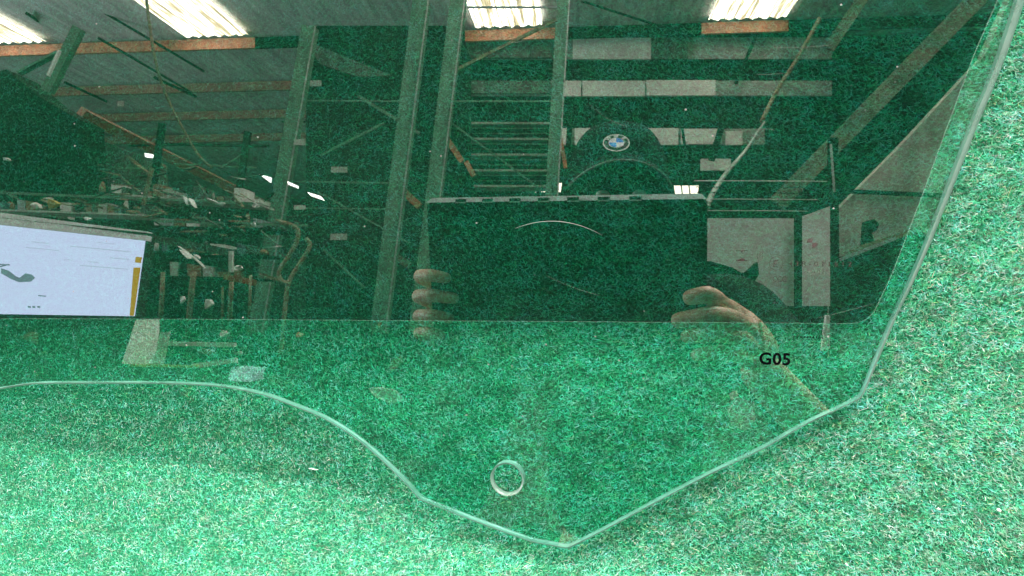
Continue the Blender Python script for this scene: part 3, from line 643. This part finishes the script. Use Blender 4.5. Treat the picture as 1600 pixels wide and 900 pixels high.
# the cart under the clutter
ct = empty('trolley', W(300, 590, 2.9)); T1(ct, 'pale trolley with a yellow green rim below the monitor', 'trolley')
def sub(o, par): o.parent = par; o.matrix_parent_inverse = Matrix.Translation(-par.location); return o
sub(slab('side_panel', [(212, 500), (245, 498), (245, 516), (238, 572), (190, 568)], [3.0, 3.0, 2.97, 2.9, 2.9], m_white, .02), ct)
sub(slab('front_panel', [(250, 519), (263, 518), (252, 570), (238, 570)], 2.88, m_white, .02), ct)
sub(beam('rail', (256, 537), (366, 539), 2.86, 2.86, 7, m_white, depth=.02), ct)
sub(beam('rail', (300, 572), (368, 563), 2.86, 2.86, 8, m_white, depth=.02), ct)
sub(beam('rim', (204, 571), (308, 573), 2.84, 2.84, 4, noisy('lime_rim', (.62, .62, .08), None, 20, .5), depth=.02), ct)
T1(slab('blue_box', [(361, 574), (394, 577), (391, 597), (356, 595)], [2.88, 2.88, 2.8, 2.8], noisy('blue_card', (.34, .50, .62), (.28, .44, .56), 20, .6), .12), 'small light blue box standing right of the trolley', 'box')

# monitor
mo = empty('monitor', W(110, 495, 2.4)); T1(mo, 'computer monitor showing a white page, seen in the glass at the left', 'monitor')
def mq(name, pts, Y, mat, t=.012): return sub(slab(name, pts, Y, mat, t), mo)
mq('bezel', [(-170, 322), (231, 364), (213, 499), (-170, 492)], 2.42, m_black, .05)
mq('top_bezel', [(-170, 312), (0, 332), (231, 362), (229, 376), (0, 351), (-170, 334)], [2.46, 2.46, 2.46, 2.37, 2.37, 2.37], m_grey, .03)
m_scr, t_, n_, l_ = nt('screen_page'); b_ = n_['Principled BSDF']; b_.inputs['Base Color'].default_value = (.02, .02, .02, 1); b_.inputs['Roughness'].default_value = .3
b_.inputs['Emission Color'].default_value = (.66, .72, 1, 1); b_.inputs['Emission Strength'].default_value = 4.6
m_ink = emit('screen_ink', (.20, .28, .34), 3.4); m_inkl = emit('screen_light_ink', (.5, .56, .68), 4.4); m_yb = emit('screen_ochre', (.95, .55, .03), 2.0)
mq('screen', [(-170, 331), (226, 374), (209, 494), (-170, 488)], 2.395, m_scr, .008)
mq('screen_side_bar', [(209, 418), (219.5, 418), (209, 493.5), (203, 493.2)], 2.38, m_yb, .002)
mq('screen_side_bar', [(212.5, 401), (222, 402), (220, 411), (211, 410)], 2.38, m_yb, .002)
for x0, y0, x1, y1, h_ in ((50, 377, 77, 380, 1.2), (40, 386, 92, 391, 1), (110, 384, 205, 393, 1.2), (172, 402, 202, 405, 1.1), (125, 414, 200, 420, 1.2), (138, 408, 155, 410, 1),
                           (60, 461, 72, 462, 1.6), (-30, 410, 15, 413, 2), (100, 405, 115, 406, .8), (150, 378, 180, 381, .7)):
    mq('screen_text_line', [(x0, y0), (x1, y1), (x1, y1+h_), (x0, y0+h_)], 2.385, m_inkl if h_ < 1.3 else m_ink, .002)
mq('screen_picture', [(2, 419), (14, 423), (24, 431), (31, 434), (40, 427), (50, 429), (55, 434), (48, 440), (30, 441), (18, 436), (2, 427)], 2.385, m_ink, .002)
mq('screen_picture', [(-20, 421), (14, 412), (14, 413.6), (-20, 424)], 2.385, m_ink, .002)
for x in (46, 53, 61): mq('screen_dot', [(x-2, 478), (x+2, 478), (x+2, 481), (x-2, 481)], 2.385, m_ink, .002)
mq('stand', [(60, 497), (110, 498), (112, 640), (58, 640)], 2.5, m_black, .04)
T1(rect('workbench', -200, 640, 350, 760, 2.4, m_dark, .8), 'dark workbench carrying the monitor', 'bench')

# ------------------------------------------------------------------ tablet held in front of the photographer
def TP(px, py, back=.012):
    """point of the tablet's plane (just behind the lens) that the glass shows there"""
    d = ray(px, py); q = C - f*back
    return CV + d*((q-CV).dot(f)/d.dot(f))
def tl(P_): d = P_-C; return d.dot(r), d.dot(u)
xa, xb = tl(TP(668, 380))[0], tl(TP(1103, 380))[0]; yt = (tl(TP(668, 309))[1]+tl(TP(1103, 316))[1])/2
x0, x1 = min(xa, xb), max(xa, xb); yb_ = yt-.215
MT = Matrix((r, u, -f)).transposed().to_4x4(); MT.translation = C
tab = empty('tablet'); tab.matrix_world = MT
T1(tab, 'black tablet held up in both hands, mirrored in the glass', 'tablet')
def tbox(name, xa, xb, ya_, yb, za, zb, mat, bev=.0, parent=None):
    bm = bmesh.new(); bmesh.ops.create_cube(bm, size=1)
    for v in bm.verts: v.co = Vector(((xa+xb)/2+v.co.x*(xb-xa), (ya_+yb)/2+v.co.y*(yb-ya_), (za+zb)/2+v.co.z*(zb-za)))
    if bev: bmesh.ops.bevel(bm, geom=bm.edges[:], offset=bev, segments=3, affect='EDGES')
    me = bpy.data.meshes.new(name); bm.to_mesh(me); bm.free(); return link(name, me, mat, parent or tab)
tbox('case', x0, x1, yb_, yt, .012, .024, m_darker, .004)
_a = [(x0+.002, yt-.0012, .0105), (x1-.002, yt-.0012, .0105), (x1-.006, yt+.0042, .0165), (x0+.008, yt+.0042, .0165), (x0+.002, yt-.0012, .0225), (x1-.002, yt-.0012, .0225)]
mesh('top_strip', _a, [[0, 1, 2, 3], [3, 2, 5, 4], [0, 3, 4], [1, 5, 2], [0, 4, 5, 1]], m_stripm, tab)
L_ = x1-x0
for k in range(7):
    cx = x0+L_*(.13+k*.105) if True else 0
    tbox('slot', cx, cx+.013, yt-.0006, yt+.0026, .0095, .0129, m_black)
    tbox('slot_lip', cx, cx+.013, yt-.0023, yt-.0013, .0090, .0115, m_white)
tbox('lens_ring', -.006, .006, -.006, .006, .0112, .0119, m_black, .0)

# ------------------------------------------------------------------ the photographer
per = empty('person', (W(960, 700, 1.5)))
T1(per, 'person in dark clothing and a dark cap holding a tablet, mirrored in the glass', 'person')
def skin(name, verts, edges, radii, mat, root=0, sub_=2, parent=None):
    me = bpy.data.meshes.new(name); me.from_pydata([tuple(v) for v in verts], edges, []); o = bpy.data.objects.new(name, me); COL.objects.link(o)
    m = o.modifiers.new('s', 'SKIN'); m.use_smooth_shade = True
    sv = me.skin_vertices[0].data
    for i, q in enumerate(radii):
        q = q if isinstance(q, tuple) else (q, q); sv[i].radius = q
    sv[root].use_root = True
    o.modifiers.new('d', 'SUBSURF').levels = sub_; o.modifiers['d'].render_levels = sub_
    dg = bpy.context.evaluated_depsgraph_get(); m2 = bpy.data.meshes.new_from_object(o.evaluated_get(dg))
    bpy.data.objects.remove(o); m2.polygons.foreach_set('use_smooth', [True]*len(m2.polygons))
    m2.materials.clear(); o = link(name, m2, mat)
    sub(o, parent or per); return o
hc = W(968, 290, 1.45)                       # head centre
wl, wr = TP(800, 520, .09), W(1176, 566, .98)     # wrists
el, er = W(690, 800, 1.25), W(1290, 690, 1.2)    # elbows
sl, sr = W(795, 462, 1.52), W(1160, 470, 1.52)  # shoulders
ch = W(975, 520, 1.56); nk = W(972, 405, 1.52); pel = ch + Vector((0, .03, -.48))
body = [pel, ch + Vector((0, .01, -.2)), ch, nk, hc+Vector((0, .02, -.05)), hc+Vector((0, .0, .05)), sl, el, wl, sr, er, wr,
        pel+Vector((.10, 0, -.06)), pel+Vector((.11, -.02, -.5)), pel+Vector((.11, .02, -.92)), pel+Vector((-.10, 0, -.06)), pel+Vector((-.11, -.02, -.5)), pel+Vector((-.11, .02, -.92))]
be = [(0, 1), (1, 2), (2, 3), (3, 4), (4, 5), (2, 6), (6, 7), (7, 8), (2, 9), (9, 10), (10, 11), (0, 12), (12, 13), (13, 14), (0, 15), (15, 16), (16, 17)]
br = [(.10, .08), (.10, .08), (.12, .09), .055, (.075, .09), (.07, .085), .062, .045, .026, .050, .040, .028, .085, .06, .04, .085, .06, .04]
skin('body', body, be, br, m_skin)
jk = [pel, ch + Vector((0, .01, -.2)), ch, ch.lerp(nk, .55), sl, sl.lerp(el, .98), el.lerp(wl, .93), sr, sr.lerp(er, .97), er.lerp(wr, .12)]; jk = jk[:6] + jk[7:9] + [jk[6], jk[9]]
skin('dark_jacket', jk, [(0, 1), (1, 2), (2, 3), (2, 4), (4, 5), (2, 6), (6, 7), (5, 8), (7, 9)], [(.175, .13), (.17, .13), (.17, .13), .09, .078, .07, .078, .068, .04, .062], m_darker)
skin('dark_trousers', [pel, pel+Vector((.10, 0, -.06)), pel+Vector((.11, -.02, -.5)), pel+Vector((.11, .02, -.86)), pel+Vector((-.10, 0, -.06)), pel+Vector((-.11, -.02, -.5)), pel+Vector((-.11, .02, -.86))],
     [(0, 1), (1, 2), (2, 3), (0, 4), (4, 5), (5, 6)], [(.20, .16), .12, .085, .065, .12, .085, .065], m_darker)
# jacket collar tip seen over the shoulder
T_ = slab('collar_tip', [(1140, 432), (1168, 424), (1184, 409), (1186, 428), (1176, 446)], 1.50, m_darker, .03); sub(T_, per)
T_ = slab('sleeve_fold', [(1085, 408), (1110, 408), (1145, 418), (1180, 440), (1200, 462), (1216, 480), (1245, 530), (1085, 530)], 1.53, m_darker, .06); sub(T_, per)
# face: nose, eyes, mouth, ears, hair (under the brim)
def blob(name, c, s, mat, parent=None):
    bm = bmesh.new(); bmesh.ops.create_uvsphere(bm, u_segments=20, v_segments=12, radius=1)
    for v in bm.verts: v.co = Vector((v.co.x*s[0], v.co.y*s[1], v.co.z*s[2]))+c
    me = bpy.data.meshes.new(name); bm.to_mesh(me); bm.free(); me.polygons.foreach_set('use_smooth', [True]*len(me.polygons))
    o = link(name, me, mat); sub(o, parent or per); return o
hcap = W(966, 290, 1.42)
blob('hair', hcap+Vector((0, .03, .0)), (.088, .085, .085), m_darker)
for s in (-1, 1): blob('eye', hcap+Vector((.032*s, -.085, -.03)), (.012, .008, .007), m_white)
blob('nose', hcap+Vector((0, -.10, -.055)), (.014, .016, .022), m_skin); blob('mouth', hcap+Vector((0, -.09, -.10)), (.024, .008, .006), m_red)
# cap: dome, brim, piping and roundel
cap = empty('cap', hcap); sub(cap, per); cap.location = hcap - per.location; cap.matrix_parent_inverse = Matrix.Identity(4)
def capmesh(name, vs, fs, mat, sm=True):
    o = mesh(name, vs, fs, mat, None, sm); o.parent = cap; return o
rx = (W(888, 250, 1.42)-W(1046, 250, 1.42)).length/2; hz = (W(966, 203, 1.42)-W(966, 300, 1.42)).length
vs, fs = [], []
for j in range(13):
    for i in range(36):
        th = j/12*math.pi/2; a = 2*math.pi*i/36
        R_ = math.cos(th)**.62
        vs.append(Vector((rx*R_*math.cos(a), .105*R_*math.sin(a)+.01, hz*(math.sin(th)**1.0))))
for j in range(12):
    for i in range(36): fs.append([j*36+i, j*36+(i+1) % 36, (j+1)*36+(i+1) % 36, (j+1)*36+i])
capmesh('dome', vs, fs, m_capc)
vs, fs = [], []                              # brim: curved peak reaching forward (towards the glass)
K, J = 25, 7
def brim(s, t, dz=0):
    x = rx*.90*s; arch = .030*(1-s*s*1.0)
    y0 = -.105*math.sqrt(max(0, 1-(.90*s)**2))*.98
    y = y0 - .058*t*(1-.55*abs(s)**2.5)
    return Vector((x+.006*t*s, y+.012, .012+arch*(1-.15*t)-.020*t+dz))
for dz in (0, -.003):
    for j in range(J):
        for i in range(K): vs.append(brim(-1+2*i/(K-1), j/(J-1), dz))
for q in (0, K*J):
    for j in range(J-1):
        for i in range(K-1): fs.append([q+j*K+i, q+j*K+i+1, q+(j+1)*K+i+1, q+(j+1)*K+i])
capmesh('brim', vs, fs, m_capc)
o = tube('brim_piping', [brim(-1+2*i/40, 1.0, -.001) for i in range(41)], .0022, m_piping); o.parent = cap
# roundel: black ring with silver rims, letters, four quarters
lc = W(963, 224, 1.31)-hcap; lr = (W(984, 224, 1.31)-W(942, 224, 1.31)).length/2
em = empty('roundel', lc); em.parent = cap; em.rotation_euler = (math.radians(90-38), 0, 0)
def disc(name, r0, r1, z, a0, a1, mat, n=48):
    k = max(6, int(n*abs(a1-a0)/(2*math.pi)))
    vs, fs = [], []
    for zz in (z, z-.0015):
        for q in (r0, r1):
            for i in range(k+1):
                a = a0+(a1-a0)*i/k; vs.append((q*math.cos(a), q*math.sin(a), zz))
    m_ = k+1
    for i in range(k):
        fs += [[i, i+1, m_+i+1, m_+i], [2*m_+i, 2*m_+i+1, 3*m_+i+1, 3*m_+i], [m_+i, m_+i+1, 3*m_+i+1, 3*m_+i], [i, i+1, 2*m_+i+1, 2*m_+i]]
    o = mesh(name, vs, fs, mat); o.parent = em; return o
q = 2*math.pi
disc('black_ring', 0.0, lr*.99, 0, 0, q, m_black)
disc('silver_rim', lr*.92, lr, .0016, 0, q, m_white); disc('inner_rim', lr*.54, lr*.585, .0016, 0, q, m_silver)
m_qw = noisy('white_enamel', (.8, .82, .84), (.75, .77, .8), 50, .3)
for k in range(4): disc('quarter', 0.0, lr*.54, .0018, k*q/4, (k+1)*q/4, m_blue if k in (1, 3) else m_qw, 40)
for s, a in (('B', math.radians(140)), ('M', math.radians(90)), ('W', math.radians(40))):
    cu = bpy.data.curves.new('letter', 'FONT'); cu.body = s; cu.size = lr*.42; cu.align_x = 'CENTER'; cu.offset = .0003; cu.extrude = .0004
    o0 = bpy.data.objects.new('letter', cu); COL.objects.link(o0); me = bpy.data.meshes.new_from_object(o0); bpy.data.objects.remove(o0); me.materials.clear()
    o = link('letter', me, m_white); o.parent = em; rr = lr*.615; o.location = (rr*math.cos(a), rr*math.sin(a), .0018); o.rotation_euler = (0, 0, a-math.pi/2)
# hands: palm and five fingers each, closed on the sides of the tablet
def hand(name, fingers, palm, wrist, thumb, mat):
    vs = [wrist, palm]; es = [(0, 1)]; rd = [(.026, .017), (.034, .015)]
    for ch_, rads in fingers+[thumb]:
        prev = 1
        for p, q in zip(ch_, rads):
            vs.append(p); rd.append(q); es.append((prev, len(vs)-1)); prev = len(vs)-1
    return skin(name, vs, es, rd, mat, 1, 2)
def tw(px, py, b): return TP(px, py, b)
# left hand in the picture: three finger ends lie over the tablet's left rim
FL = []
for yk, xtip, xr, rad in ((431, 714, 660, .0086), (462, 726, 657, .0090), (493, 718, 658, .0084), (520, 704, 658, .0076)):
    FL.append(([tw(700, yk+26, .058), tw(668, yk+8, .048), tw(xr-6, yk, .018), tw(xr+16, yk-1, .001), tw(xtip-8, yk+5, .003)], [.0095, rad*1.05, rad*1.05, rad*1.02, rad*.8]))
hand('hand', FL, tw(722, 510, .066), wl, ([tw(745, 480, .07), tw(760, 455, .06), tw(765, 430, .045)], [.014, .012, .009]), m_skin)
FR = []
for pts, rr in (([(1150, 500, .06), (1122, 472, .028), (1106, 459, .0), (1066, 467, .001)], .0108), ([(1165, 520, .055), (1146, 500, .02), (1112, 492, -.002), (1048, 503, .001)], .0118),
                ([(1172, 540, .055), (1150, 524, .02), (1116, 520, -.003), (1062, 527, .0)], .0108), ([(1174, 566, .055), (1150, 554, .02), (1120, 550, -.001), (1078, 556, .001)], .009)):
    FR.append(([tw(*p) for p in pts], [rr*1.1, rr*1.1, rr*1.0, rr*.78]))
hand('hand', FR, tw(1185, 530, .085), wr, ([tw(1160, 500, .09), tw(1135, 480, .075), tw(1100, 465, .045)], [.015, .012, .009]), m_skin)
